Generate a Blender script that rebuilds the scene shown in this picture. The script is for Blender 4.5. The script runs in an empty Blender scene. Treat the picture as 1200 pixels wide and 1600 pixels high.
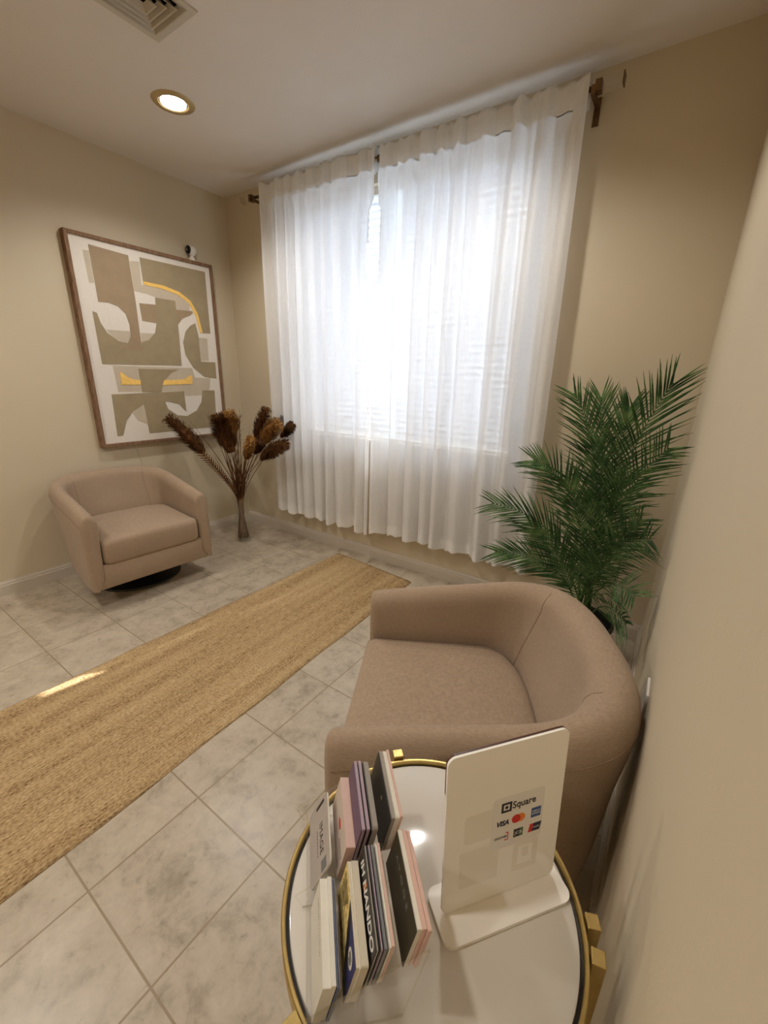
import bpy, bmesh, math, random
from mathutils import Vector, Matrix
random.seed(7)
C = bpy.context.scene
COL = C.collection
PI = math.pi
H = 2.44          # ceiling height
W = 3.04          # room width
YB = -4.7         # back of the room behind the camera

# ------------------------------------------------------------------ materials
def lin(c):
    f = lambda v: v/12.92 if v <= 0.04045 else ((v+0.055)/1.055)**2.4
    return tuple(f(v/255.0) for v in c[:3]) + (1.0,)

class NT:
    def __init__(s, name):
        s.m = bpy.data.materials.new(name); s.m.use_nodes = True
        s.t = s.m.node_tree; s.t.nodes.clear()
        s.out = s.n('ShaderNodeOutputMaterial')
    def n(s, t, **kw):
        nd = s.t.nodes.new(t)
        for k, v in kw.items():
            if k[0] == '_': nd.inputs[k[1:].replace('_', ' ')].default_value = v
            else: setattr(nd, k, v)
        return nd
    def l(s, a, b): s.t.links.new(a, b)
    def val(s, op, a, b=None, c=None):
        nd = s.n('ShaderNodeMath', operation=op)
        for i, v in enumerate((a, b, c)):
            if v is None: continue
            if hasattr(v, 'links'): s.l(v, nd.inputs[i])
            else: nd.inputs[i].default_value = v
        return nd.outputs[0]
    def coord(s, scale=(1, 1, 1), loc=(0, 0, 0), kind='Object'):
        tc = s.n('ShaderNodeTexCoord'); mp = s.n('ShaderNodeMapping')
        mp.inputs['Scale'].default_value = scale; mp.inputs['Location'].default_value = loc
        s.l(tc.outputs[kind], mp.inputs['Vector']); return mp.outputs[0]
    def noise(s, vec, scale, detail=3, rough=.55, dist=0):
        nd = s.n('ShaderNodeTexNoise'); s.l(vec, nd.inputs['Vector'])
        nd.inputs['Scale'].default_value = scale; nd.inputs['Detail'].default_value = detail
        nd.inputs['Roughness'].default_value = rough; nd.inputs['Distortion'].default_value = dist
        return nd.outputs['Fac']
    def ramp(s, fac, stops):
        r = s.n('ShaderNodeValToRGB'); e = r.color_ramp.elements
        while len(e) < len(stops): e.new(.5)
        for i, (p, c) in enumerate(stops): e[i].position = p; e[i].color = c
        s.l(fac, r.inputs[0]); return r.outputs[0]
    def bump(s, h, strength=.3, dist=.002, prev=None):
        b = s.n('ShaderNodeBump'); b.inputs['Strength'].default_value = strength; b.inputs['Distance'].default_value = dist
        s.l(h, b.inputs['Height'])
        if prev is not None: s.l(prev, b.inputs['Normal'])
        return b.outputs[0]
    def bsdf(s, col=None, rough=.5, metal=0, normal=None, spec=.5, **kw):
        b = s.n('ShaderNodeBsdfPrincipled')
        if hasattr(col, 'links'): s.l(col, b.inputs['Base Color'])
        elif col is not None: b.inputs['Base Color'].default_value = col
        if hasattr(rough, 'links'): s.l(rough, b.inputs['Roughness'])
        else: b.inputs['Roughness'].default_value = rough
        b.inputs['Metallic'].default_value = metal
        b.inputs['Specular IOR Level'].default_value = spec
        if normal is not None: s.l(normal, b.inputs['Normal'])
        for k, v in kw.items(): b.inputs[k].default_value = v
        return b
    def fin(s, sh): s.l(sh.outputs[0] if hasattr(sh, 'outputs') else sh, s.out.inputs[0]); return s.m

def shade(c, k): return tuple(min(1, max(0, v*k)) for v in c[:3]) + (1,)

def plain(name, rgb, rough=.5, metal=0, var=.06, nscale=30, bump=0, spec=.5, bscale=None):
    """colour with a little tonal noise"""
    s = NT(name); c = lin(rgb); v = s.coord()
    f = s.noise(v, nscale, 3)
    col = s.ramp(f, [(.25, shade(c, 1-var)), (.75, shade(c, 1+var))])
    nrm = s.bump(s.noise(v, bscale or nscale*3, 3), bump, .002) if bump else None
    return s.fin(s.bsdf(col, rough, metal, nrm, spec))

def paint(name, rgb, bump=.12):
    s = NT(name); c = lin(rgb); v = s.coord()
    col = s.ramp(s.noise(v, 1.3, 4), [(.3, shade(c, .97)), (.7, shade(c, 1.03))])
    n = s.bump(s.noise(v, 90, 4, .6), bump, .003)
    n = s.bump(s.noise(v, 7, 4, .6), bump*.8, .006, n)
    return s.fin(s.bsdf(col, .62, 0, n, .3))

def fabric(name, rgb):
    s = NT(name); c = lin(rgb)
    a = s.noise(s.coord((900, 900, 90)), 1, 2); b = s.noise(s.coord((90, 90, 900)), 1, 2)
    h = s.val('ADD', a, b)
    g = s.noise(s.coord(), 9, 3)
    f = s.val('ADD', s.val('MULTIPLY', h, .45), s.val('MULTIPLY', g, .12))
    col = s.ramp(f, [(.3, shade(c, .74)), (.5, c), (.72, shade(c, 1.28))])
    n = s.bump(h, .35, .0012)
    n = s.bump(s.noise(s.coord(), 11, 2), .12, .01, n)
    return s.fin(s.bsdf(col, .92, 0, n, .15, **{'Sheen Weight': .12}))

def tile_floor():
    s = NT('travertine_tile'); v = s.coord(loc=(-1.991, 1.773, 0))
    sp = .2985
    br = s.n('ShaderNodeTexBrick', offset=0.0, squash=1.0)
    s.l(v, br.inputs['Vector'])
    br.inputs['Scale'].default_value = 1
    br.inputs['Brick Width'].default_value = sp; br.inputs['Row Height'].default_value = sp
    br.inputs['Mortar Size'].default_value = .0028; br.inputs['Mortar Smooth'].default_value = .3
    br.inputs['Color1'].default_value = (.46, .46, .46, 1); br.inputs['Color2'].default_value = (.54, .54, .54, 1)
    br.inputs['Mortar'].default_value = (.5, .5, .5, 1)
    w = s.coord()
    f1 = s.noise(w, 11, 5, .6, .35); f2 = s.noise(w, 45, 4, .6, .6)
    f = s.val('ADD', s.val('MULTIPLY', f1, .7), s.val('MULTIPLY', f2, .3))
    f = s.val('ADD', f, s.val('MULTIPLY', s.val('SUBTRACT', br.outputs['Color'], .5), .9))
    base = s.ramp(f, [(.3, lin((150, 136, 116))), (.48, lin((182, 168, 147))), (.72, lin((202, 189, 168)))])
    mx = s.n('ShaderNodeMix', data_type='RGBA')
    s.l(br.outputs['Fac'], mx.inputs[0]); s.l(base, mx.inputs[6]); mx.inputs[7].default_value = lin((150, 132, 106))
    h = s.val('SUBTRACT', s.val('MULTIPLY', f1, .25), s.val('MULTIPLY', br.outputs['Fac'], 1))
    n = s.bump(h, .35, .002)
    r = s.val('ADD', s.val('MULTIPLY', f2, .22), .2)
    return s.fin(s.bsdf(mx.outputs[2], r, 0, n, .45))

def jute():
    s = NT('braided_jute'); 
    tc = s.n('ShaderNodeTexCoord'); sx = s.n('ShaderNodeSeparateXYZ'); s.l(tc.outputs['Object'], sx.inputs[0])
    x, y = sx.outputs[0], sx.outputs[1]
    wob = s.noise(s.coord((3, 3, 3)), 1, 3)
    xx = s.val('ADD', x, s.val('MULTIPLY', wob, .012))
    p = .0125
    rid = s.val('ABSOLUTE', s.val('SINE', s.val('MULTIPLY', xx, PI/p)))
    tw = s.val('SINE', s.val('ADD', s.val('MULTIPLY', s.val('ADD', y, s.val('MULTIPLY', s.noise(s.coord((30, 9, 1)), 1, 2), .06)), 2*PI/.016), s.val('MULTIPLY', s.val('ABSOLUTE', s.val('SINE', s.val('MULTIPLY', xx, PI/p))), 3.0)))
    st = s.noise(s.coord((150, 30, 1)), 1, 4, .65)
    fine = s.noise(s.coord((420, 120, 1)), 1, 3, .6)
    big = s.noise(s.coord((16, 1.1, 1)), 1, 3)
    f = s.val('ADD', s.val('MULTIPLY', st, .34), s.val('MULTIPLY', fine, .34))
    f = s.val('ADD', f, s.val('MULTIPLY', big, .22))
    f = s.val('ADD', f, s.val('MULTIPLY', rid, .035)); f = s.val('ADD', f, s.val('MULTIPLY', tw, .022))
    col = s.ramp(f, [(.36, lin((96, 68, 36))), (.42, lin((160, 130, 90))), (.5, lin((192, 163, 120))), (.64, lin((222, 196, 152)))])
    h = s.val('ADD', s.val('MULTIPLY', rid, .5), s.val('MULTIPLY', tw, .30))
    h = s.val('ADD', h, s.val('MULTIPLY', fine, 1.3))
    h = s.val('ADD', h, s.val('MULTIPLY', st, 1.2))
    n = s.bump(h, .55, .004)
    return s.fin(s.bsdf(col, .9, 0, n, .15))

def curtain_mat(name, transp, trl, tint=(250, 249, 248)):
    s = NT(name); c = lin(tint)
    wv = s.noise(s.coord((14, 60, 420)), 1, 3); w2 = s.noise(s.coord((420, 60, 14)), 1, 3)
    f = s.val('ADD', s.val('MULTIPLY', wv, .5), s.val('MULTIPLY', w2, .5))
    col = s.ramp(f, [(.3, shade(c, .9)), (.7, c)])
    n = s.bump(f, .15, .001)
    d = s.n('ShaderNodeBsdfDiffuse'); s.l(col, d.inputs[0]); s.l(n, d.inputs['Normal'])
    t = s.n('ShaderNodeBsdfTranslucent'); s.l(col, t.inputs[0])
    m1 = s.n('ShaderNodeMixShader'); m1.inputs[0].default_value = trl; s.l(d.outputs[0], m1.inputs[1]); s.l(t.outputs[0], m1.inputs[2])
    tr = s.n('ShaderNodeBsdfTransparent'); tr.inputs[0].default_value = (1, 1, 1, 1)
    lw = s.n('ShaderNodeLayerWeight'); lw.inputs[0].default_value = .5     # the weave closes up at grazing angles
    tf = s.val('MULTIPLY', s.val('SUBTRACT', 1.0, s.val('POWER', lw.outputs['Facing'], 1.4)), transp)
    m2 = s.n('ShaderNodeMixShader'); s.l(tf, m2.inputs[0]); s.l(m1.outputs[0], m2.inputs[1]); s.l(tr.outputs[0], m2.inputs[2])
    return s.fin(m2)

def clear(name, tint=(1, 1, 1, 1), refl=1.0, base=.03):
    """clear glass / acrylic sheet: transparent with a fresnel reflection"""
    s = NT(name)
    tr = s.n('ShaderNodeBsdfTransparent'); tr.inputs[0].default_value = tint
    g = s.n('ShaderNodeBsdfGlossy'); g.inputs['Roughness'].default_value = .03; g.inputs[0].default_value = (1, 1, 1, 1)
    lw = s.n('ShaderNodeLayerWeight'); lw.inputs[0].default_value = .5
    f = s.val('ADD', s.val('MULTIPLY', s.val('POWER', lw.outputs['Facing'], 4), .5*refl), base)
    smudge = s.noise(s.coord(), 25, 2)
    f = s.val('MULTIPLY', f, s.val('ADD', s.val('MULTIPLY', smudge, .4), .8))
    m = s.n('ShaderNodeMixShader'); s.l(f, m.inputs[0]); s.l(tr.outputs[0], m.inputs[1]); s.l(g.outputs[0], m.inputs[2])
    return s.fin(m)

def emit(name, rgb, strength):
    s = NT(name); e = s.n('ShaderNodeEmission'); e.inputs[0].default_value = lin(rgb); e.inputs[1].default_value = strength
    return s.fin(e)

def translucent(name, rgb, trl):
    s = NT(name); c = lin(rgb)
    col = s.ramp(s.noise(s.coord(), 8, 2), [(.3, shade(c, .97)), (.7, c)])
    d = s.n('ShaderNodeBsdfDiffuse'); t = s.n('ShaderNodeBsdfTranslucent')
    s.l(col, d.inputs[0]); s.l(col, t.inputs[0])
    m = s.n('ShaderNodeMixShader'); m.inputs[0].default_value = trl; s.l(d.outputs[0], m.inputs[1]); s.l(t.outputs[0], m.inputs[2])
    return s.fin(m)

def strand(name, cols, scale=60, stretch=(1, 1, .15)):
    s = NT(name); f = s.noise(s.coord(stretch), scale, 3, .6)
    n = len(cols)
    col = s.ramp(f, [(.3+.4*i/(n-1), lin(c)) for i, c in enumerate(cols)])
    return s.fin(s.bsdf(col, .8, 0, None, .2))

M = {}
M['wall'] = paint('beige_wall_paint', (205, 191, 164))
M['ceiling'] = paint('ceiling_paint', (222, 213, 202), .16)
M['floor'] = tile_floor()
M['trim'] = plain('white_trim_paint', (222, 214, 200), .35, 0, .02, 12)
M['base'] = plain('baseboard_paint', (202, 191, 175), .22, 0, .02, 12)
M['jute'] = jute()
M['fabric'] = fabric('taupe_linen', (160, 138, 115))
M['piping'] = plain('seam_thread', (146, 120, 97), .9, 0, .1, 60)
M['black'] = plain('black_base', (22, 20, 19), .5, 0, .15, 40)
M['curtain'] = curtain_mat('sheer_white_linen', .095, .42)
M['curtain2'] = curtain_mat('doubled_white_linen', .03, .12, (240, 238, 234))
M['blind'] = translucent('white_blind', (244, 244, 246), .5)
M['bronze'] = plain('aged_bronze', (120, 92, 62), .35, .85, .2, 60)
M['acrylic'] = clear('clear_acrylic')
M['acrylic_edge'] = clear('acrylic_edge', (.93, .92, .84, 1), .6, .16)
M['acrylic_rod'] = clear('acrylic_rod', (.95, .95, .93, 1), .8, .12)
M['glass'] = clear('clear_glass', (.97, .98, .97, 1), .9, .07)
M['pane'] = clear('window_glass', (.97, .99, 1, 1), .5, .02)
M['gold'] = plain('brushed_gold', (192, 166, 104), .32, .9, .12, 80)
M['black_gap'] = plain('dark_groove', (24, 18, 12), .5, 0, .1, 30)
M['table_top'] = plain('white_lacquer_top', (210, 202, 189), .09, 0, .02, 5, 0, .5)
M['sign_white'] = plain('cream_acrylic', (248, 243, 234), .12, 0, .015, 6)
M['sign_faint'] = plain('pale_show_through', (238, 231, 219), .14, 0, .02, 30)
M['sign_brown'] = plain('dark_brown_backing', (74, 40, 22), .3, 0, .1, 30)
M['sticker'] = plain('sticker_film', (234, 229, 222), .25, 0, .02, 30)
M['ink'] = plain('black_ink', (22, 20, 24), .4, 0, .05, 50)
M['ink_navy'] = plain('navy_ink', (30, 32, 62), .4, 0, .05, 50)
M['red'] = plain('red_ink', (206, 28, 24), .4, 0, .04, 50)
M['orange'] = plain('orange_ink', (236, 134, 28), .4, 0, .04, 50)
M['blue'] = plain('blue_ink', (52, 84, 142), .4, 0, .05, 50)
M['pale_blue'] = plain('pale_blue_ink', (140, 160, 190), .4, 0, .05, 50)
M['green_ink'] = plain('green_ink', (74, 110, 74), .4, 0, .05, 50)
M['white_ink'] = plain('white_ink', (226, 222, 216), .4, 0, .03, 50)
M['grey_ink'] = plain('grey_ink', (122, 116, 108), .4, 0, .05, 50)
M['canvas'] = plain('primed_canvas', (226, 218, 206), .8, 0, .03, 60, .15, .3, 300)
M['art_brown'] = plain('taupe_brown_paint', (160, 138, 110), .75, 0, .07, 14, .2, .3, 180)
M['art_olive'] = plain('olive_taupe_paint', (158, 142, 112), .75, 0, .08, 14, .2, .3, 180)
M['art_pale'] = plain('pale_greige_wash', (196, 182, 160), .8, 0, .05, 14, .1, .3, 180)
M['gold_leaf'] = plain('gold_leaf', (255, 200, 104), .35, .35, .14, 60, .2)
M['walnut'] = strand('walnut_frame', [(98, 72, 52), (132, 102, 78), (150, 120, 94)], 40, (1, 6, .4))
M['cam_white'] = plain('white_plastic', (225, 220, 212), .3, 0, .02, 30)
M['cam_black'] = plain('black_gloss', (12, 12, 14), .15, 0, .05, 30)
M['vent'] = plain('vent_enamel', (196, 186, 168), .45, 0, .03, 30)
M['brass_trim'] = plain('brass_trim', (190, 166, 118), .4, .5, .08, 50)
M['bulb'] = emit('lamp_bulb', (255, 244, 224), 9)
M['leaf'] = strand('palm_leaf', [(36, 58, 34), (64, 94, 52), (112, 138, 84)], 14, (1, 1, 1))
M['stem_green'] = plain('palm_stem', (62, 92, 40), .6, 0, .15, 40)
M['planter'] = plain('dark_planter', (30, 34, 26), .5, 0, .1, 30)
M['soil'] = plain('dark_soil', (46, 34, 24), .95, 0, .3, 90, .5)
M['plume_dark'] = strand('dark_brown_plume', [(48, 28, 12), (88, 54, 26), (128, 86, 44)], 60)
M['plume_gold'] = strand('golden_plume', [(104, 68, 30), (152, 106, 52), (190, 142, 82)], 60)
M['stalk'] = strand('dried_stalk', [(66, 40, 22), (98, 64, 38), (140, 100, 64)], 25)
M['plume_grey'] = plain('grey_plume', (124, 120, 116), .9, 0, .1, 60)
def card(n, rgb, var=.04): M[n] = plain('card_'+n, rgb, .4, 0, var, 60)
card('white', (216, 210, 194)); card('cream', (200, 188, 164)); card('silver', (168, 158, 150)); card('pink', (208, 172, 156), .07)
card('blush', (206, 188, 172)); card('lilac', (164, 142, 150)); card('grey', (150, 140, 128)); card('slate', (112, 112, 112))
card('blackc', (30, 27, 24)); card('olive', (62, 56, 40)); card('purple', (92, 66, 92)); card('navy', (58, 58, 100)); card('blue_edge', (104, 112, 140))
M['card_map'] = strand('mustard_print', [(140, 110, 56), (218, 190, 118), (236, 216, 156)], 160, (1, 1, 1))

# ------------------------------------------------------------------ object helpers
def tag(o, label=None, cat=None, group=None, kind=None):
    if label: o['label'] = label
    if cat: o['category'] = cat
    if group: o['group'] = group
    if kind: o['kind'] = kind
    return o

def link(name, me, mats, parent=None, smooth=False, loc=None):
    if smooth:
        for p in me.polygons: p.use_smooth = True
    for m in (mats if isinstance(mats, (list, tuple)) else [mats]): me.materials.append(m)
    o = bpy.data.objects.new(name, me); COL.objects.link(o)
    if parent: o.parent = parent
    if loc: o.location = loc
    return o

def from_bm(name, bm, mats, parent=None, smooth=False, loc=None, weld=False):
    if weld: bmesh.ops.remove_doubles(bm, verts=bm.verts, dist=1e-5)
    me = bpy.data.meshes.new(name); bm.to_mesh(me); bm.free()
    o = link(name, me, mats, parent, smooth, loc)
    return o

def autosmooth(o, deg=40):
    me = o.data
    for p in me.polygons: p.use_smooth = True
    bm = bmesh.new(); bm.from_mesh(me)
    for e in bm.edges:
        if len(e.link_faces) == 2 and e.calc_face_angle(0) > math.radians(deg): e.smooth = False
    bm.to_mesh(me); bm.free()
    return o

def empty(name, loc, rz=0):
    o = bpy.data.objects.new(name, None); COL.objects.link(o)
    o.location = loc; o.rotation_euler = (0, 0, rz); o.empty_display_size = .05
    return o

def box(bm, lo, hi, mi=0, mat=None, bevel=0):
    r = bmesh.ops.create_cube(bm, size=1)
    vs = r['verts']
    for v in vs:
        v.co = Vector([lo[i] + (v.co[i]+.5)*(hi[i]-lo[i]) for i in range(3)])
    fs = list({f for v in vs for f in v.link_faces})
    for f in fs: f.material_index = mi
    if bevel:
        es = list({e for v in vs for e in v.link_edges})
        rb = bmesh.ops.bevel(bm, geom=es, offset=bevel, segments=2, affect='EDGES', profile=.5)
        vs = list({v for f in rb['faces'] for v in f.verts} | {v for v in vs if v.is_valid})
    if mat is not None:
        bmesh.ops.transform(bm, matrix=mat, verts=[v for v in vs if v.is_valid])
    return vs

def boxobj(name, lo, hi, mat, parent=None, bevel=0):
    bm = bmesh.new(); box(bm, lo, hi, 0, None, bevel)
    return from_bm(name, bm, mat, parent)

def lathe(bm, prof, n=48, cx=0, cy=0, mi=0, closed=False):
    rings = []
    for r, z in prof:
        rings.append([bm.verts.new((cx+r*math.cos(2*PI*i/n), cy+r*math.sin(2*PI*i/n), z)) for i in range(n)])
    for a, b in zip(rings, rings[1:]+([rings[0]] if closed else [])):
        for i in range(n):
            f = bm.faces.new((a[i], a[(i+1) % n], b[(i+1) % n], b[i])); f.material_index = mi
    if not closed:
        for rg, fl in ((rings[0], True), (rings[-1], False)):
            f = bm.faces.new(rg[::-1] if fl else rg); f.material_index = mi
    return rings

def tube(bm, pts, rad, n=6, mi=0, cap=True):
    pts = [Vector(p) for p in pts]; rings = []
    up = Vector((0, 0, 1)); prev = None
    for i, p in enumerate(pts):
        t = (pts[min(i+1, len(pts)-1)] - pts[max(i-1, 0)]).normalized()
        a = (prev if prev is not None else (Vector((1, 0, 0)) if abs(t.z) > .9 else up))
        u = (a - t*a.dot(t)).normalized(); v = t.cross(u); prev = u
        r = rad[i] if isinstance(rad, (list, tuple)) else rad
        rings.append([bm.verts.new(p + u*r*math.cos(2*PI*k/n) + v*r*math.sin(2*PI*k/n)) for k in range(n)])
    for a, b in zip(rings, rings[1:]):
        for k in range(n):
            f = bm.faces.new((a[k], a[(k+1) % n], b[(k+1) % n], b[k])); f.material_index = mi
    if cap:
        f = bm.faces.new(rings[0][::-1]); f.material_index = mi
        f = bm.faces.new(rings[-1]); f.material_index = mi

def bez(p0, p1, p2, n):
    p0, p1, p2 = Vector(p0), Vector(p1), Vector(p2)
    return [(1-t)**2*p0 + 2*t*(1-t)*p1 + t*t*p2 for t in [i/(n-1) for i in range(n)]]

def prism(bm, poly, z0, z1, mi=0, mat=None, edge_mi=None):
    a = [bm.verts.new((x, y, z0)) for x, y in poly]; b = [bm.verts.new((x, y, z1)) for x, y in poly]
    fs = [bm.faces.new(a[::-1]), bm.faces.new(b)]
    for f in fs: f.material_index = mi
    n = len(poly)
    for i in range(n):
        f = bm.faces.new((a[i], a[(i+1) % n], b[(i+1) % n], b[i])); f.material_index = mi if edge_mi is None else edge_mi
    if mat is not None: bmesh.ops.transform(bm, matrix=mat, verts=a+b)

def rrect(x0, y0, x1, y1, r, n=6):
    P = []
    for cx, cy, a0 in ((x1-r, y1-r, 0), (x0+r, y1-r, 90), (x0+r, y0+r, 180), (x1-r, y0+r, 270)):
        for i in range(n+1):
            a = math.radians(a0 + 90*i/n); P.append((cx+r*math.cos(a), cy+r*math.sin(a)))
    return P

def text_mesh(body, size, depth=.0002, shear=0, bold=0, spacing=1, fit=None, align='CENTER'):
    cu = bpy.data.curves.new('t', 'FONT'); cu.body = body; cu.size = size; cu.extrude = depth; cu.shear = shear
    cu.offset = bold; cu.space_character = spacing; cu.align_x = align; cu.align_y = 'CENTER'; cu.resolution_u = 4
    o = bpy.data.objects.new('t', cu)
    me = bpy.data.meshes.new_from_object(o)
    bpy.data.objects.remove(o); bpy.data.curves.remove(cu)
    if fit:
        xs = [v.co.x for v in me.vertices]; k = fit/(max(xs)-min(xs))
        for v in me.vertices: v.co.x *= k
    me.materials.clear()
    return me

# ------------------------------------------------------------------ room shell
T = .15
WX0, WX1, WZ0, WZ1 = .66, 2.28, .80, 2.27      # window opening
boxobj('floor', (-T, YB-T, -.1), (W+T, T, 0), M['floor'])['kind'] = 'structure'
VCX, VCY, VR = 1.195, -1.176, .103              # opening above the air vent
bm = bmesh.new()
for lo, hi in (((-T, YB-T, H), (VCX-VR, T, H+.1)), ((VCX+VR, YB-T, H), (W+T, T, H+.1)), ((VCX-VR, YB-T, H), (VCX+VR, VCY-VR, H+.1)), ((VCX-VR, VCY+VR, H), (VCX+VR, T, H+.1))):
    box(bm, lo, hi)
from_bm('ceiling', bm, M['ceiling'], weld=True)['kind'] = 'structure'
boxobj('wall_left', (-T, YB, 0), (0, 0, H), M['wall'])['kind'] = 'structure'
boxobj('wall_right', (W, YB, 0), (W+T, 0, H), M['wall'])['kind'] = 'structure'
boxobj('wall_back', (-T, YB-T, 0), (W+T, YB, H), M['wall'])['kind'] = 'structure'
bm = bmesh.new()
for lo, hi in (((-T, 0, 0), (WX0, T, H)), ((WX1, 0, 0), (W+T, T, H)), ((WX0, 0, 0), (WX1, T, WZ0)), ((WX0, 0, WZ1), (WX1, T, H))):
    box(bm, lo, hi)
from_bm('wall_front', bm, M['wall'], weld=True)['kind'] = 'structure'

def baseboard(name, length, mat4):
    prof = [(0, 0), (.013, 0), (.013, .056), (.0115, .060), (.0085, .062), (.0095, .066), (.008, .072), (.0045, .079), (.0045, .083), (0, .083)]
    bm = bmesh.new()
    a = [bm.verts.new((0, -d, z)) for d, z in prof]; b = [bm.verts.new((length, -d, z)) for d, z in prof]
    n = len(prof)
    for i in range(n): bm.faces.new((a[i], b[i], b[(i+1) % n], a[(i+1) % n]))
    bm.faces.new(a); bm.faces.new(b[::-1])
    bmesh.ops.transform(bm, matrix=mat4, verts=bm.verts)
    bmesh.ops.recalc_face_normals(bm, faces=bm.faces)
    from_bm(name, bm, M['base'])['kind'] = 'structure'
baseboard('baseboard_front', W, Matrix.Identity(4))
baseboard('baseboard_left', -YB, Matrix.Translation((0, YB, 0)) @ Matrix.Rotation(PI/2, 4, 'Z'))
baseboard('baseboard_right', -YB, Matrix.Translation((W, 0, 0)) @ Matrix.Rotation(-PI/2, 4, 'Z'))

# window: frame, two sashes, panes, sill
win = empty('window_1', ((WX0+WX1)/2, .09, WZ0)); win['kind'] = 'structure'
def inwin(o): o.parent = win; o.matrix_parent_inverse = Matrix.Translation(-Vector(win.location)); return o
bm = bmesh.new()
for lo, hi in (((WX0, .09, WZ0), (WX0+.05, .13, WZ1)), ((WX1-.05, .09, WZ0), (WX1, .13, WZ1)), ((WX0+.05, .09, WZ0), (WX1-.05, .13, WZ0+.05)),
               ((WX0+.05, .09, WZ1-.012), (WX1-.05, .13, WZ1))):
    box(bm, lo, hi)
inwin(from_bm('window_frame', bm, M['trim']))
inwin(boxobj('window_pane', (WX0+.05, .108, WZ0+.05), (WX1-.05, .112, WZ1-.012), M['pane']))
inwin(boxobj('window_sill', (WX0, 0, WZ0-.001), (WX1, .09, WZ0+.012), M['wall']))

# two window blinds side by side with a slim gap added between them to pass a streak of sun
GX = 1.432                                             # x of the gap
def blind(x0, x1, label):
    b = empty('window_blind', ((x0+x1)/2, .062, WZ1)); tag(b, label, 'blind', None)
    w = (x1-x0)/2
    boxobj('headrail', (-w, -.02, -.035), (w, .02, 0), M['trim'], b)
    bm = bmesh.new(); z = -.055; 
    while z > -(WZ1-WZ0)+.05:
        m = Matrix.Translation((0, 0, z)) @ Matrix.Rotation(math.radians(-74), 4, 'X')
        box(bm, (-w, -.024, -.0012), (w, .024, .0012), 0, m); z -= .037
    s = from_bm('slats', bm, M['blind'], b)
    boxobj('bottom_rail', (-w, -.018, -(WZ1-WZ0)+.015), (w, .018, -(WZ1-WZ0)+.035), M['trim'], b)
    return b
blind(WX0+.008, GX+.002, 'white slatted window blind glowing behind the left curtain panel')
blind(GX+.052, WX1-.008, 'white slatted window blind glowing behind the right curtain panel')

# ------------------------------------------------------------------ curtain rod and curtains
RY, RZ = -.096, 2.336
rod = empty('curtain_rod', (1.44, RY, RZ)); tag(rod, 'bronze curtain rod with clear acrylic ends holding the white curtains', 'curtain rod')
def rel(o, par): o.parent = par; o.matrix_parent_inverse = Matrix.Translation(-Vector(par.location)); return o
bm = bmesh.new(); tube(bm, [(.41, RY, RZ), (2.475, RY, RZ)], .009, 12)
rel(from_bm('pole', bm, M['bronze'], None, True), rod)
for sx, x in ((-1, .405), (1, 2.478)):
    bm = bmesh.new(); box(bm, (x-.012, RY-.019, RZ-.019), (x+.012, RY+.019, RZ+.019), 0, None, .002)
    rel(from_bm('finial_collar', bm, M['bronze']), rod)
    bm = bmesh.new(); a, b = sorted((x+sx*.012, x+sx*.085)); box(bm, (a, RY-.018, RZ-.018), (b, RY+.018, RZ+.018), 0, None, .002)
    f = rel(from_bm('acrylic_finial', bm, M['acrylic_rod']), rod); f['label'] = 'clear square acrylic finial'
    a, b = sorted((x+sx*.085, x+sx*.089)); 
    rel(boxobj('finial_cap', (a, RY-.019, RZ-.019), (b, RY+.019, RZ+.019), M['bronze'] if sx > 0 else M['acrylic_edge']), rod)
for x in (.44, 1.44, 2.462):
    bm = bmesh.new(); box(bm, (x-.008, RY-.014, RZ-.026), (x+.008, 0, RZ-.014)); box(bm, (x-.008, RY-.02, RZ-.026), (x+.008, RY-.012, RZ+.004))
    box(bm, (x-.012, -.005, RZ-.085), (x+.012, 0, RZ+.01))
    rel(from_bm('wall_bracket', bm, M['bronze']), rod)

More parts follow.
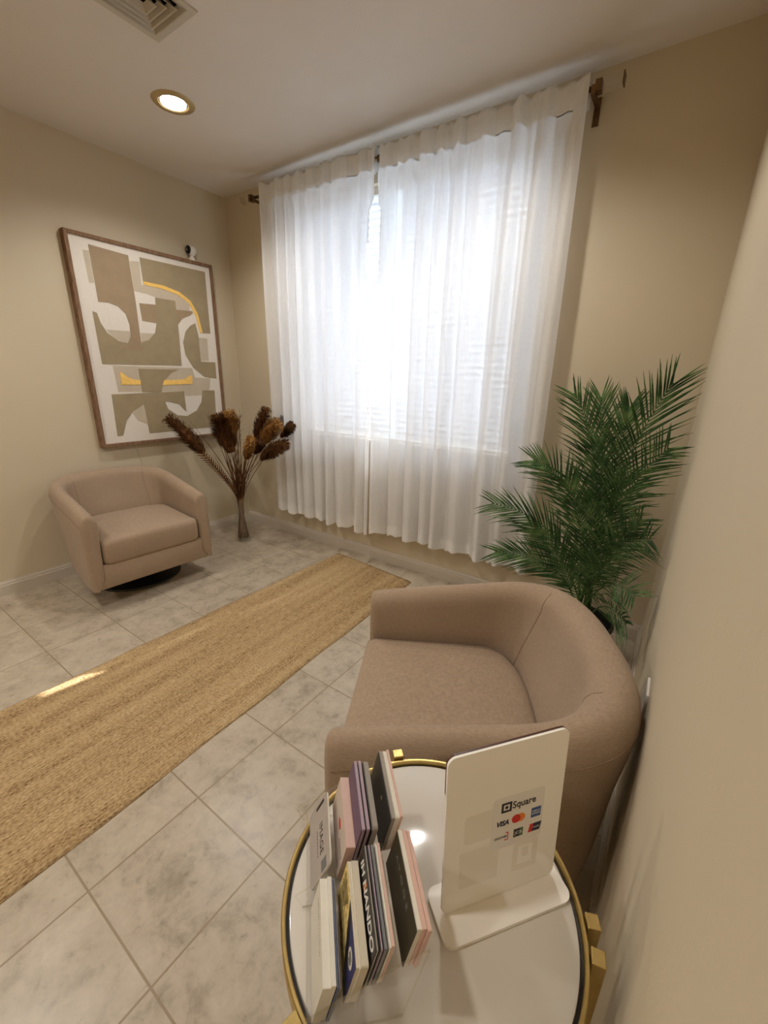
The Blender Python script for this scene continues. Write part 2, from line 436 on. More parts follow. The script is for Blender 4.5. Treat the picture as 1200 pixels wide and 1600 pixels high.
def curtain(x0t, x1t, x0b, x1b, ztop, zbot, seed, label, gap_side):
    rnd = random.Random(seed)
    cur = empty('curtain', ((x0t+x1t)/2, RY, zbot(0.5)))
    tag(cur, label, 'curtain', 'white sheer curtain panels')
    nx, nz = 300, 72
    nf = 8 + rnd.random()*1.5
    ph = [rnd.random()*6.3 for _ in range(6)]
    def warp(s): return s + .035*math.sin(2*PI*1.3*s+ph[0])/1.3 + .022*math.sin(2*PI*2.7*s+ph[1])/1.6
    def fold(s, k):                          # k 0 at top .. 1 at hem
        w = warp(s)
        a = math.sin(2*PI*nf*w + ph[2] + .35*math.sin(3*k))
        b = math.sin(2*PI*nf*2.1*w + ph[3])
        c = math.sin(2*PI*nf*.47*w + ph[4] + .5*k)
        sh = abs(a)**.8*(1 if a > 0 else -1)
        return sh*(.023+.010*k) + b*(.0095*(1-.35*k)) + c*(.007+.009*k)
    def zt(s):
        return ztop + .006*math.sin(2*PI*nf*1.9*warp(s)+ph[5]) + .003*math.sin(71*s)
    def pt(s, k):
        x = (x0t+(x1t-x0t)*s)*(1-k) + (x0b+(x1b-x0b)*s)*k
        zz = zt(s)*(1-k) + (zbot(s)+.009*math.sin(2*PI*nf*warp(s)+ph[1])+.004*math.sin(2*PI*nf*2.3*s))*k
        y = RY-.018
        g = 0
        if k < .075:                                    # gathered pocket hugging the rod
            u = k/.075
            f = fold(s, 0)*(.55+.15*u) - .005
            y += min(f, .004)
        else:
            u = min(1, (k-.075)/.12)
            y += fold(s, k)*(.7+.3*u)*(.8+.35*k) - .004 - .012*k
        x += .006*math.cos(2*PI*nf*warp(s)+ph[2])*min(1, k*3)
        if gap_side:                                    # the inner edge hangs slightly open near the top
            e = s if gap_side > 0 else 1-s
            kk = (ztop-zz)/(ztop-zbot(.5))
            op = -.008 + .033*max(0, min(1, (.310-kk)/.03)) - .025*max(0, min(1, (.135-kk)/.02))
            x -= gap_side*op*max(0, (e-.9)/.1)
        return Vector((x, y, zz))
    off = Vector(cur.location)
    def sheet(name, k0, k1, mat, dy, n):
        bm = bmesh.new(); g = [[bm.verts.new(pt(i/nx, k0+(k1-k0)*j/n)+Vector((0, dy, 0))-off) for i in range(nx+1)] for j in range(n+1)]
        for j in range(n):
            for i in range(nx): bm.faces.new((g[j][i], g[j+1][i], g[j+1][i+1], g[j][i+1]))
        return from_bm(name, bm, mat, cur, True)
    sheet('cloth', .045, .985, M['curtain'], 0, nz)
    # rod pocket: front face, over the top, down the back
    bm = bmesh.new(); rows = []
    for j in range(9):
        rows.append([pt(i/nx, .047*(1-j/8)) for i in range(nx+1)])
    for j in range(1, 9):
        r = []
        for i in range(nx+1):
            p = pt(i/nx, .047*j/8); q = Vector((p.x, RY+.016+(p.y-(RY-.018))*-.3, p.z)); r.append(q)
        rows.append(r)
    g = [[bm.verts.new(p-off) for p in r] for r in rows]
    for a, b in zip(g, g[1:]):
        for i in range(nx): bm.faces.new((a[i], a[i+1], b[i+1], b[i]))
    h = from_bm('rod_pocket', bm, M['curtain2'], cur, True)
    sheet('hem', .968, 1.0, M['curtain2'], -.0015, 4)
curtain(.520, GX-.002, .565, GX-.012, 2.383, lambda s: .245+.005*math.sin(5*s), 3, 'left white sheer curtain panel, next to the dried flower vase', 1)
curtain(GX+.002, 2.447, GX+.006, 2.470, 2.372, lambda s: .258+.004*math.sin(4*s), 11, 'right white sheer curtain panel, behind the green palm', -1)

# ------------------------------------------------------------------ rug
rug_outline = [(1.122, -.110), (1.790, -.172), (1.854, -2.2), (1.888, -3.35), (1.052, -3.35), (1.080, -2.01)]
bm = bmesh.new()
NX, NY = 40, 160
top = []
for j in range(NY+1):
    t = j/NY; row = []
    yl = -.110 + t*(-3.24); yr = -.172 + t*(-3.18)
    xl = 1.122 + (1.052-1.122)*t + .003*math.sin(40*t)+.002*math.sin(97*t); xr = 1.790+(1.888-1.790)*t + .003*math.sin(35*t+1)
    for i in range(NX+1):
        s = i/NX; z = .009 + .0012*math.sin(9*t*3+s*5)
        if i in (0, NX): z = .0015
        row.append(bm.verts.new((xl+(xr-xl)*s, yl+(yr-yl)*s, z)))
    top.append(row)
for j in range(NY):
    for i in range(NX): bm.faces.new((top[j][i], top[j+1][i], top[j+1][i+1], top[j][i+1]))
bd = [e for e in bm.edges if e.is_boundary]
r = bmesh.ops.extrude_edge_only(bm, edges=bd)
for v in [g for g in r['geom'] if isinstance(g, bmesh.types.BMVert)]: v.co.z = .0005
bmesh.ops.recalc_face_normals(bm, faces=bm.faces)
rug = from_bm('jute_runner', bm, M['jute'], None, True)
tag(rug, 'long braided natural jute runner rug lying across the tile floor', 'rug')

# ------------------------------------------------------------------ armchairs
def make_chair():
    root = empty('swivel_armchair', (0, 0, 0))
    XF, XB, WT, WB, ZB, ZF, ZK = .359, .287, .332, .300, .135, .552, .656
    def outl(hw, xb, n=26, m=40, ex=.72):
        P = [(XF + (0-XF)*i/n, hw) for i in range(n)]
        for i in range(m+1):
            a = PI*i/m; c, s = math.cos(a), math.sin(a)
            P.append((-xb*abs(s)**ex, hw*math.copysign(abs(c)**ex, c)))
        P += [(XF*i/n, -hw) for i in range(1, n+1)]
        return P
    OB = [(x, y*(1+.10*max(0, min(1, (x+.05)/.3)))) for x, y in outl(WB, XB-.035)]
    OM = [(x, y*(1+.045*max(0, min(1, (x+.05)/.3)))) for x, y in outl((WB+WT)/2+.004, XB-.014)]; OT = outl(WT, XB); IT = outl(WT-.078, .180); IB = outl(.263, .095)
    def zt(x):
        u = max(0, min(1, (XF-x)/(XF+XB))); return ZF+(ZK-ZF)*(u**.9)
    def mixp(a, b, k): return (a[0]+(b[0]-a[0])*k, a[1]+(b[1]-a[1])*k)
    N = len(OT)
    secs = []
    for i in range(N):
        z = zt(OT[i][0]); o, it, ib = OT[i], IT[i], IB[i]
        sec = []
        sec.append((*mixp(OB[i], IB[i], .25), ZB)); sec.append((*OB[i], ZB+.004)); sec.append((*mixp(OB[i], OM[i], .5), ZB+.1)); sec.append((*OM[i], (ZB+z)/2+.03)); sec.append((*mixp(OM[i], o, .75), z-.12))
        sec.append((*o, z-.062))
        for a in (20, 45, 68, 90):
            k = (1-math.cos(math.radians(a)))*.46
            sec.append((*mixp(o, it, k), z-.062+.062*math.sin(math.radians(a))))
        for a in (115, 138, 160):
            k = .46 + (.54)*(-math.cos(math.radians(a)))
            sec.append((*mixp(o, it, k), z-.055+.055*math.sin(math.radians(a))))
        sec.append((*it, z-.060))
        zi = .33
        sec.append((*mixp(it, ib, .55), (z-.06)*.5+zi*.5)); sec.append((*ib, zi)); sec.append((*ib, zi-.13))
        secs.append(sec)
    def cap(sec, steps):
        cx = sum(p[0] for p in sec)/len(sec); cy = sum(p[1] for p in sec)/len(sec)
        ys = [p[1] for p in sec]; mid = (max(ys)+min(ys))/2
        out = []
        for dx, ins in steps:
            s2 = []
            for x, y, z in sec:
                hy = mid-y; k = 1-ins/(.5*(max(ys)-min(ys)))
                zt_ = max(p[2] for p in sec)
                zz = z - ins*max(0, (z-(zt_-.08))/.08)
                s2.append((x+dx, mid-hy*k, zz))
            out.append(s2)
        return out
    st = [(.008, .003), (.014, .009), (.017, .018)]
    full = cap(secs[0], st)[::-1] + secs + cap(secs[-1], st)
    bm = bmesh.new()
    g = [[bm.verts.new(p) for p in s] for s in full]
    K = len(g[0])
    for a, b in zip(g, g[1:]):
        for k in range(K):
            bm.faces.new((a[k], b[k], b[(k+1) % K], a[(k+1) % K]))
    bm.faces.new(g[0]); bm.faces.new(g[-1][::-1])
    bmesh.ops.recalc_face_normals(bm, faces=bm.faces)
    o = from_bm('backrest', bm, M['fabric'], root); autosmooth(o, 50)
    # seams
    def seam(name, pts, r=.0016):
        bm = bmesh.new(); tube(bm, pts, r, 5); from_bm(name, bm, M['piping'], root, True)
    seam('outer_seam', [Vector(s[5])+Vector((0, 0, .0)) for s in secs])
    for side in (1, -1):
        idx = min(range(N), key=lambda i: abs(math.atan2(OT[i][1], OT[i][0]) - side*2.32))
        s = secs[idx]
        seam('inner_seam', [Vector(p) for p in s[10:-1]], .0013)
    # floor of the tub
    prof = [(x, y) for x, y in outl(WB-.02, XB-.06)]
    bm = bmesh.new(); prism(bm, prof, ZB+.003, .20); from_bm('underframe', bm, M['fabric'], root)
    # front rail
    bm = bmesh.new(); box(bm, (XF-.075, -.305, ZB+.001), (XF+.010, .305, .272), 0, None, .010)
    o = from_bm('front_rail', bm, M['fabric'], root); autosmooth(o, 60)
    # cushion: rounded slab following the tub
    out = outl(.258, .120, 12, 28, .8)
    fr = []
    xf2 = XF+.022; rr = .03
    for i in range(7):
        a = PI/2*i/6; fr.append((xf2-rr+rr*math.sin(a), .258-rr+rr*math.cos(a)))
    ring = fr[::-1] + [p for p in out if p[0] < xf2-rr-.004] + [(x, -y) for x, y in fr]
    cx = .14
    levels = [(.268, .016), (.276, .005), (.290, 0), (.375, 0), (.396, .006), (.408, .020), (.414, .045), (.4175, .09), (.419, .15), (.420, .21)]
    bm = bmesh.new(); gs = []
    for z, ins in levels:
        row = []
        for x, y in ring:
            d = Vector((cx-x, -y)); L = d.length; q = Vector((x, y)) + d*(min(ins, L*.95)/max(L, 1e-6))
            row.append(bm.verts.new((q.x, q.y, z + .006*math.sin(q.x*9+1)*(z > .4))))
        gs.append(row)
    n = len(ring)
    for a, b in zip(gs, gs[1:]):
        for k in range(n): bm.faces.new((a[k], a[(k+1) % n], b[(k+1) % n], b[k]))
    bm.faces.new(gs[0][::-1]); bm.faces.new(gs[-1])
    bmesh.ops.recalc_face_normals(bm, faces=bm.faces)
    o = from_bm('seat_cushion', bm, M['fabric'], root); autosmooth(o, 50)
    # swivel base
    bm = bmesh.new(); lathe(bm, [(.240, 0), (.243, .004), (.240, .012), (.09, .03), (.06, .04), (.06, .1), (.13, .12), (.13, ZB+.002)], 56)
    o = from_bm('swivel_base', bm, M['black'], root); autosmooth(o, 30); o['label'] = 'round black swivel base'; o.location = (.0, .02, 0)
    return root

def copy_tree(o, parent=None):
    c = o.copy(); COL.objects.link(c); c.parent = parent
    for ch in list(o.children): copy_tree(ch, c)
    return c

ch1 = make_chair()
ch1.location = (.322, -1.146, 0); ch1.rotation_euler.z = -.071
tag(ch1, 'taupe upholstered barrel armchair standing under the abstract painting', 'armchair', 'taupe barrel armchairs')
ch2 = copy_tree(ch1); ch2.location = (2.707, -1.315, 0); ch2.rotation_euler.z = 3.615
ch2['label'] = 'taupe upholstered barrel armchair in the foreground, between palm and side table'

# ------------------------------------------------------------------ painting
pic = empty('framed_painting', (0, -.637, .773)); tag(pic, 'large abstract painting in a thin walnut frame on the left wall', 'painting')
Y0, Y1, Z0, Z1 = -1.092, -.186, .775, 1.972
bm = bmesh.new(); fw = .020; D = .045
for lo, hi in (((.0, Y0, Z0), (D, Y0+fw, Z1)), ((.0, Y1-fw, Z0), (D, Y1, Z1)), ((.0, Y0+fw, Z0), (D, Y1-fw, Z0+fw)), ((.0, Y0+fw, Z1-fw), (D, Y1-fw, Z1))):
    box(bm, lo, hi, 0, None, .0015)
rel(from_bm('frame', bm, M['walnut']), pic)
art = [
 ('art_pale', [(-1.007, 1.885), (-.975, 1.888), (-.975, 1.722), (-1.002, 1.719)]),
 ('art_pale', [(-.754, 1.882), (-.696, 1.89), (-.702, 1.76), (-.564, 1.756), (-.457, 1.734), (-.387, 1.69), (-.394, 1.633), (-.491, 1.646), (-.49, 1.7), (-.619, 1.7), (-.674, 1.712), (-.752, 1.716)]),
 ('art_pale', [(-.95, 1.27), (-.422, 1.272), (-.406, 1.207), (-.283, 1.203), (-.299, 1.122), (-.37, 1.082), (-.497, 1.079), (-.504, 1.112), (-.943, 1.112)]),
 ('art_pale', [(-.952, 1.475), (-.818, 1.479), (-.816, 1.451), (-.839, 1.407), (-.911, 1.425)]),
 ('art_pale', [(-.346, 1.482), (-.276, 1.482), (-.281, 1.327), (-.347, 1.324)]),
 ('art_pale', [(-.75, 1.475), (-.66, 1.48), (-.705, 1.437), (-.753, 1.42)]),
 ('art_pale', [(-.88, .985), (-.797, 1.03), (-.79, .90), (-.85, .93)]),
 ('art_olive', [(-.691, 1.915), (-.243, 1.92), (-.246, 1.517), (-.311, 1.515), (-.329, 1.62), (-.368, 1.697), (-.455, 1.749), (-.563, 1.765), (-.69, 1.771)]),
 ('art_brown', [(-.733, 1.651), (-.62, 1.657), (-.637, 1.545), (-.729, 1.549)]),
 ('art_brown', [(-.494, 1.645), (-.374, 1.651), (-.37, 1.64), (-.39, 1.623), (-.452, 1.595), (-.5, 1.54)]),
 ('art_olive', [(-1.011, 1.569), (-.989, 1.563), (-.977, 1.508), (-.951, 1.458), (-.894, 1.417), (-.839, 1.407), (-.884, 1.364), (-.751, 1.368), (-.753, 1.42), (-.705, 1.437), (-.656, 1.485), (-.635, 1.555), (-.625, 1.699), (-.49, 1.7), (-.491, 1.48), (-.499, 1.286), (-1.007, 1.277), (-1.01, 1.417)]),
 ('art_brown', [(-.973, 1.92), (-.759, 1.911), (-.754, 1.67), (-.757, 1.428), (-.751, 1.368), (-.884, 1.364), (-.84, 1.403), (-.816, 1.451), (-.812, 1.517), (-.826, 1.579), (-.862, 1.615), (-.913, 1.629), (-.97, 1.626)]),
 ('art_olive', [(-.359, 1.575), (-.345, 1.492), (-.347, 1.319), (-.229, 1.318), (-.232, 1.203), (-.328, 1.213), (-.41, 1.273), (-.46, 1.357), (-.467, 1.44), (-.439, 1.515), (-.398, 1.555)]),
 ('art_olive', [(-.799, 1.256), (-.527, 1.258), (-.582, 1.236), (-.627, 1.193), (-.649, 1.161), (-.667, 1.109), (-.795, 1.11)]),
 ('art_olive', [(-.797, 1.04), (-.654, 1.05), (-.638, .995), (-.575, .948), (-.503, .938), (-.422, .974), (-.376, 1.036), (-.359, 1.117), (-.259, 1.116), (-.269, .845), (-.788, .842)]),
 ('art_olive', [(-.985, 1.098), (-.504, 1.112), (-.505, .97), (-.552, 1.025), (-.62, 1.044), (-.72, 1.047), (-.797, 1.033), (-.875, .99), (-.924, .932), (-.958, .842), (-.992, .842)]),
 ('gold_leaf', [(-.690, 1.782), (-.561, 1.78), (-.453, 1.759), (-.378, 1.716), (-.333, 1.641), (-.31, 1.517), (-.329, 1.517), (-.348, 1.618), (-.392, 1.699), (-.467, 1.74), (-.574, 1.759), (-.69, 1.763)]),
 ('gold_leaf', [(-.916, 1.236), (-.897, 1.224), (-.872, 1.2), (-.834, 1.189), (-.796, 1.186), (-.799, 1.156), (-.917, 1.156)]),
 ('gold_leaf', [(-.639, 1.188), (-.554, 1.189), (-.481, 1.197), (-.444, 1.223), (-.429, 1.217), (-.434, 1.162), (-.655, 1.154)]),
]
names = ['canvas', 'art_pale', 'art_olive', 'art_brown', 'gold_leaf']
bm = bmesh.new(); box(bm, (.004, Y0+fw, Z0+fw), (.034, Y1-fw, Z1-fw), 0)
for i, (mn, poly) in enumerate(art):
    x0 = .0338; x1 = .0345 + i*.00016
    # smooth corners a little
    a = [bm.verts.new((x1, y, z)) for y, z in poly]; b = [bm.verts.new((x0, y, z)) for y, z in poly]
    f = bm.faces.new(a); f.material_index = names.index(mn)
    for k in range(len(poly)):
        f = bm.faces.new((a[k], a[(k+1) % len(poly)], b[(k+1) % len(poly)], b[k])); f.material_index = names.index(mn)
bm.normal_update()
bmesh.ops.triangulate(bm, faces=[f for f in bm.faces if len(f.verts) > 4])
bmesh.ops.recalc_face_normals(bm, faces=bm.faces)
rel(from_bm('canvas', bm, [M[n] for n in names]), pic)

bm = bmesh.new(); tube(bm, [(.004, -.893, .775), (.004, -.884, .755), (.004, -.872, .725), (.004, -.859, .68), (.004, -.855, .62), (.004, -.856, .50), (.004, -.86, .30)], .002, 6)
tag(from_bm('power_cord', bm, M['base'], None, True), 'thin pale cord running down the wall from the painting to behind the armchair', 'cord')

# small security camera standing on the painting's frame
cam_o = empty('security_camera', (.024, -.325, 1.972)); tag(cam_o, 'small white round security camera with a black face on the painting frame', 'camera')
bm = bmesh.new(); lathe(bm, [(.021, 0), (.022, .004), (.020, .016), (.012, .024), (.011, .034)], 32); autosmooth(from_bm('base', bm, M['cam_white'], cam_o), 40)
bm = bmesh.new(); bmesh.ops.create_uvsphere(bm, u_segments=28, v_segments=18, radius=.034); bmesh.ops.translate(bm, verts=bm.verts, vec=(0, 0, .063))
from_bm('head', bm, M['cam_white'], cam_o, True)
bm = bmesh.new(); m = Matrix.Translation((0, 0, .063)) @ Matrix.Rotation(math.radians(-86), 4, 'Z') @ Matrix.Rotation(PI/2, 4, 'Y')
lathe(bm, [(.0262, .020), (.0262, .0262), (.020, .0315), (.008, .0335)], 32); bmesh.ops.transform(bm, matrix=m, verts=bm.verts)
autosmooth(from_bm('lens_face', bm, M['cam_black'], cam_o), 40)

# ------------------------------------------------------------------ ceiling lights and vent
def downlight(x, y, label):
    r = empty('ceiling_light', (x, y, H)); tag(r, label, 'ceiling light', 'recessed ceiling lights')
    bm = bmesh.new(); lathe(bm, [(.0625, .0), (.0625, -.004), (.066, -.007), (.088, -.006), (.094, -.001), (.094, 0)], 48, closed=True)
    autosmooth(from_bm('trim_ring', bm, M['brass_trim'], r), 40)
    bm = bmesh.new(); lathe(bm, [(.0565, 0), (.0565, -.0008), (.0624, -.0008), (.0624, 0)], 40, closed=True); from_bm('recess_shade', bm, M['black_gap'], r)  # flat black ring painted in for the shaded gap around the bulb
    bm = bmesh.new(); rings = lathe(bm, [(.0562, -.0005), (.055, -.006), (.04, -.0105), (.02, -.0125), (.004, -.013)], 40)
    from_bm('bulb', bm, M['bulb'], r, True)
    return r
downlight(.752, -.810, 'round recessed ceiling light with a brass trim ring, near the air vent')
downlight(2.210, -.790, 'round recessed ceiling light above the foreground armchair, mirrored in the table top')

vent = empty('air_vent', (1.195, -1.176, H)); tag(vent, 'square white ceiling air vent with nested angled louvers', 'vent')
def sqring(bm, r0, z0, r1, z1, th=.0012):
    P = lambda r, z: [(-r, -r, z), (r, -r, z), (r, r, z), (-r, r, z)]
    a = [bm.verts.new(p) for p in P(r0, z0)]; b = [bm.verts.new(p) for p in P(r1, z1)]
    c = [bm.verts.new(p) for p in P(r0-th, z0+th)]; d = [bm.verts.new(p) for p in P(r1-th, z1+th)]
    for k in range(4):
        l = (k+1) % 4
        bm.faces.new((a[k], a[l], b[l], b[k])); bm.faces.new((c[k], d[k], d[l], c[l]))
        bm.faces.new((a[k], c[k], c[l], a[l])); bm.faces.new((b[k], b[l], d[l], d[k]))
R = .128
bm = bmesh.new()
for (lo, hi) in (((-R, -R), (R, -R+.026)), ((-R, R-.026), (R, R)), ((-R, -R+.026), (-R+.026, R-.026)), ((R-.026, -R+.026), (R, R-.026))):
    box(bm, (*lo, -.005), (*hi, 0))
from_bm('flange', bm, M['vent'], vent)
for r1 in (.100, .077, .054, .031):
    bm = bmesh.new(); sqring(bm, r1, -.006, r1-.011, .012); sqring(bm, r1+.004, -.0072, r1, -.0060); bmesh.ops.recalc_face_normals(bm, faces=bm.faces)
    from_bm('louver', bm, M['vent'], vent)
bm = bmesh.new()
for lo, hi in (((-VR, -VR, .03), (-VR+.002, VR, .16)), ((VR-.002, -VR, .03), (VR, VR, .16)), ((-VR+.002, -VR, .03), (VR-.002, -VR+.002, .16)), ((-VR+.002, VR-.002, .03), (VR-.002, VR, .16)), ((-VR, -VR, .16), (VR, VR, .165))):
    box(bm, lo, hi)
from_bm('duct', bm, M['black_gap'], vent)

# wall outlet with a plug on the right wall
out = empty('wall_outlet', (W, -1.262, .542)); tag(out, 'small white wall outlet with a black plug behind the foreground armchair', 'outlet')
boxobj('cover_plate', (-.006, -.036, -.03), (0, .036, .05), M['cam_white'], out, .0015)
boxobj('plug', (-.022, -.016, -.062), (-.0005, .016, -.028), M['black'], out, .002)

# ------------------------------------------------------------------ side table
TC = Vector((2.833, -1.921, 0)); TZ = .65; TR = .176
tab = empty('side_table', (TC.x, TC.y, 0)); tag(tab, 'small round side table with white top and gold metal frame', 'side table')
bm = bmesh.new(); lathe(bm, [(TR-.0085, TZ-.012), (TR-.0085, TZ-.003), (TR-.0095, TZ-.001), (TR-.012, TZ), (.05, TZ), (.002, TZ)], 128)
autosmooth(from_bm('table_top', bm, M['table_top'], tab), 40)
bm = bmesh.new(); lathe(bm, [(TR-.0085, TZ-.014), (TR-.005, TZ-.014), (TR-.005, TZ-.005), (TR-.0085, TZ-.005)], 128, closed=True)
from_bm('groove', bm, M['black_gap'], tab, False)['label'] = 'dark groove around the top'
bm = bmesh.new(); lathe(bm, [(TR-.005, TZ-.022), (TR, TZ-.022), (TR, TZ+.003), (TR-.0012, TZ+.0045), (TR-.0038, TZ+.0045), (TR-.005, TZ+.003)], 128, closed=True)
autosmooth(from_bm('rim', bm, M['gold'], tab), 40)
bm = bmesh.new(); lathe(bm, [(TR-.012, .06), (TR, .06), (TR, .072), (TR-.012, .072)], 96, closed=True)
from_bm('lower_ring', bm, M['gold'], tab)
for a in (135, 23.5, 13.5, 254):
    bm = bmesh.new(); rz = Matrix.Rotation(math.radians(a), 4, 'Z')
    box(bm, (TR+.0005, -.008, 0), (TR+.0145, .008, TZ+.010), 0, rz, .001)
    from_bm('leg', bm, M['gold'], tab)

# ------------------------------------------------------------------ payment sign
U2 = Vector((.0932, .1184, 0)).normalized(); N2 = Vector((.786, -.618, 0)); SZ = TZ
sg = empty('counter_sign', (2.9035, -1.8805, SZ)); tag(sg, 'cream acrylic card-payment sign with rounded corners standing on the side table', 'sign')
sg.rotation_euler.z = math.atan2(U2.y, U2.x)            # local X along the panel, local -Y faces the camera side
bm = bmesh.new(); prism(bm, rrect(-.083, -.031, .083, .029, .012), .0003, .0052)
from_bm('base', bm, M['sign_white'], sg)
pm = Matrix.Rotation(math.radians(-4.5), 4, 'X') @ Matrix.Rotation(PI/2, 4, 'X')     # panel plane: local x,y(up), z toward viewer
pm = Matrix.Translation((0, 0, .0055)) @ pm
PW, PH = .0755, .214
bm = bmesh.new(); prism(bm, rrect(-PW, 0, PW, PH, .010, 8), -.0018, .0012)
from_bm('panel', bm, M['sign_white'], sg).matrix_local = pm
bm = bmesh.new(); prism(bm, rrect(-PW, PH*.74, PW, PH+.0006, .010, 8), -.0040, -.0019)
o = from_bm('backing_strip', bm, M['sign_brown'], sg); o.matrix_local = pm; o['label'] = 'dark brown strip behind the upper edge'
# faint show-through of stickers on the reverse, painted on the front in darker cream
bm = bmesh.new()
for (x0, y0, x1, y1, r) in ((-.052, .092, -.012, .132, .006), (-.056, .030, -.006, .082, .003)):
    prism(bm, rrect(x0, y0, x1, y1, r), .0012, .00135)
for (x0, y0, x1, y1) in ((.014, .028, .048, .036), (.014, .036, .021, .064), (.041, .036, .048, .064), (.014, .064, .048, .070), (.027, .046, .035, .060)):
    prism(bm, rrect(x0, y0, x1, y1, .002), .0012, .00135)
from_bm('faint_show_through', bm, M['sign_faint'], sg).matrix_local = pm
X0, X1 = -PW+.381*2*PW, -PW+.832*2*PW; Yb, Yt = .332*PH, .668*PH
bm = bmesh.new(); prism(bm, rrect(X0, Yb, X1, Yt, .006), .0012, .0015)
stk = from_bm('sticker', bm, M['sticker'], sg); stk.matrix_local = pm; stk['label'] = 'rounded sticker listing accepted payment cards'
sw, sh = X1-X0, Yt-Yb
def sp(u, v): return (X0+u*sw, Yb+v*sh)
def sprint(name, bm_or_me, mat, z=.0016):
    if isinstance(bm_or_me, bmesh.types.BMesh): o = from_bm(name, bm_or_me, mat, stk)
    else: o = link(name, bm_or_me, mat, stk)
    return o
def stext(name, body, u, v, size, mat, fit=None, shear=0, bold=0):
    me = text_mesh(body, size, .0001, shear, bold, 1, fit*sw if fit else None); x, y = sp(u, v)
    o = link(name, me, mat, stk); o.location = (x, y, .0017); return o
stext('lettering', 'Square', .60, .80, .0135, M['ink'], .45, 0, .00015)
bm = bmesh.new(); x, y = sp(.26, .80); q = .0066
for (a, b, c, d) in ((-q, -q, q, -q+.0026), (-q, q-.0026, q, q), (-q, -q+.0026, -q+.0026, q-.0026), (q-.0026, -q+.0026, q, q-.0026), (-.0018, -.0018, .0018, .0018)):
    prism(bm, [(x+a, y+b), (x+c, y+b), (x+c, y+d), (x+a, y+d)], .0015, .0018)
sprint('square_emblem', bm, M['ink'])
stext('lettering', 'VISA', .20, .50, .0095, M['ink_navy'], .23, .25, .00035)
def disc(name, u, v, r, mat, z):
    bm = bmesh.new(); x, y = sp(u, v); prism(bm, [(x+r*math.cos(2*PI*i/32), y+r*math.sin(2*PI*i/32)) for i in range(32)], .0015, z); sprint(name, bm, mat)
disc('card_circle', .555, .515, .0058, M['orange'], .0017); disc('card_circle', .465, .515, .0058, M['red'], .0018)
def rct(bm, u0, v0, u1, v1, z=.0017, sk=0):
    (a, b), (c, d) = sp(u0, v0), sp(u1, v1); prism(bm, [(a, b), (c, b), (c+sk, d), (a+sk, d)], .0015, z)
bm = bmesh.new(); rct(bm, .76, .43, .95, .62); sprint('card_logo', bm, M['blue'])
stext('lettering', 'AMERICAN', .855, .55, .0034, M['white_ink'], .16); stext('lettering', 'EXPRESS', .855, .50, .0034, M['white_ink'], .16)
stext('lettering', 'DISCOVER', .19, .22, .0042, M['ink'], .24)
bm = bmesh.new(); rct(bm, .32, .145, .335, .30); rct(bm, .26, .145, .32, .16); rct(bm, .28, .285, .32, .30); sprint('card_logo', bm, M['red'])
for i, (mn) in enumerate(('ink_navy', 'red', 'green_ink')):
    bm = bmesh.new(); u = .44+.062*i; rct(bm, u, .14, u+.057, .30); sprint('card_logo', bm, M['ink'] if i < 2 else M['green_ink'])
stext('lettering', 'JCB', .53, .22, .0056, M['white_ink'], .15)
bm = bmesh.new(); rct(bm, .73, .14, .80, .30, .0017, .002); sprint('card_logo', bm, M['red'])
bm = bmesh.new(); rct(bm, .80, .14, .96, .30, .0017, .002); sprint('card_logo', bm, M['ink_navy'])
stext('lettering', 'UnionPay', .885, .22, .0036, M['white_ink'], .12)

# ------------------------------------------------------------------ business card holder
UU = Vector((.70, -.714, 0)); HA = math.atan2(UU.y, UU.x)
# local frame: +X along the cards (toward the camera), +Y to the rear, +Z up, origin on the table top below the centre of the table
def holder_frame(o): o.location = (TC.x, TC.y, TZ); o.rotation_euler.z = HA
hold = empty('card_holder', (TC.x, TC.y, TZ), HA); tag(hold, 'clear acrylic tiered holder full of business cards on the side table', 'card holder')
tiers = [(-.131, .058), (-.1005, .078), (-.083, .099), (-.045, .111)]       # front-top edge (y, z) of the first card in each tier
LEAN = math.radians(13)
# side panels and the divider
prof = [(-.152, .0005), (-.160, .022), (-.040, .094), (-.034, .094), (-.056, .0005)]
def plate(name, x, th=.0024):
    bm = bmesh.new(); m = Matrix.Translation((x, 0, 0)) @ Matrix(((0, 0, 1, 0), (1, 0, 0, 0), (0, 1, 0, 0), (0, 0, 0, 1)))
    prism(bm, prof, 0, th, 0, m, 1); bmesh.ops.recalc_face_normals(bm, faces=bm.faces)
    from_bm(name, bm, [M['acrylic'], M['acrylic_edge']], hold)
plate('side_panel', .0965); plate('side_panel', -.1075); plate('divider', -.0062, .002)
for i, (y, z) in enumerate(tiers):
    zb = z - .051*math.cos(LEAN) - .002; yb = y - .051*math.sin(LEAN) - .003
    nxt = tiers[i+1][0] - .051*math.sin(LEAN) - .004 if i < 3 else y+.006
    for xa, xb in ((-.1045, -.0065), (-.0038, .0962)):
        bm = bmesh.new(); box(bm, (xa, yb, zb-.0018), (xb, nxt, zb), 0); fr = from_bm('shelf', bm, [M['acrylic'], M['acrylic_edge']], hold)
        bm = bmesh.new(); box(bm, (xa, yb-.0022, zb-.0018), (xb, yb-.0002, zb+.008), 0)
        for f in bm.faces:
            if f.normal.z > .9: f.material_index = 1
        from_bm('front_lip', bm, [M['acrylic'], M['acrylic_edge']], hold)
boxobj('back_panel', (-.1045, -.040, .064), (.0962, -.0375, .094), M['acrylic'], hold).location = (0, 0, 0)

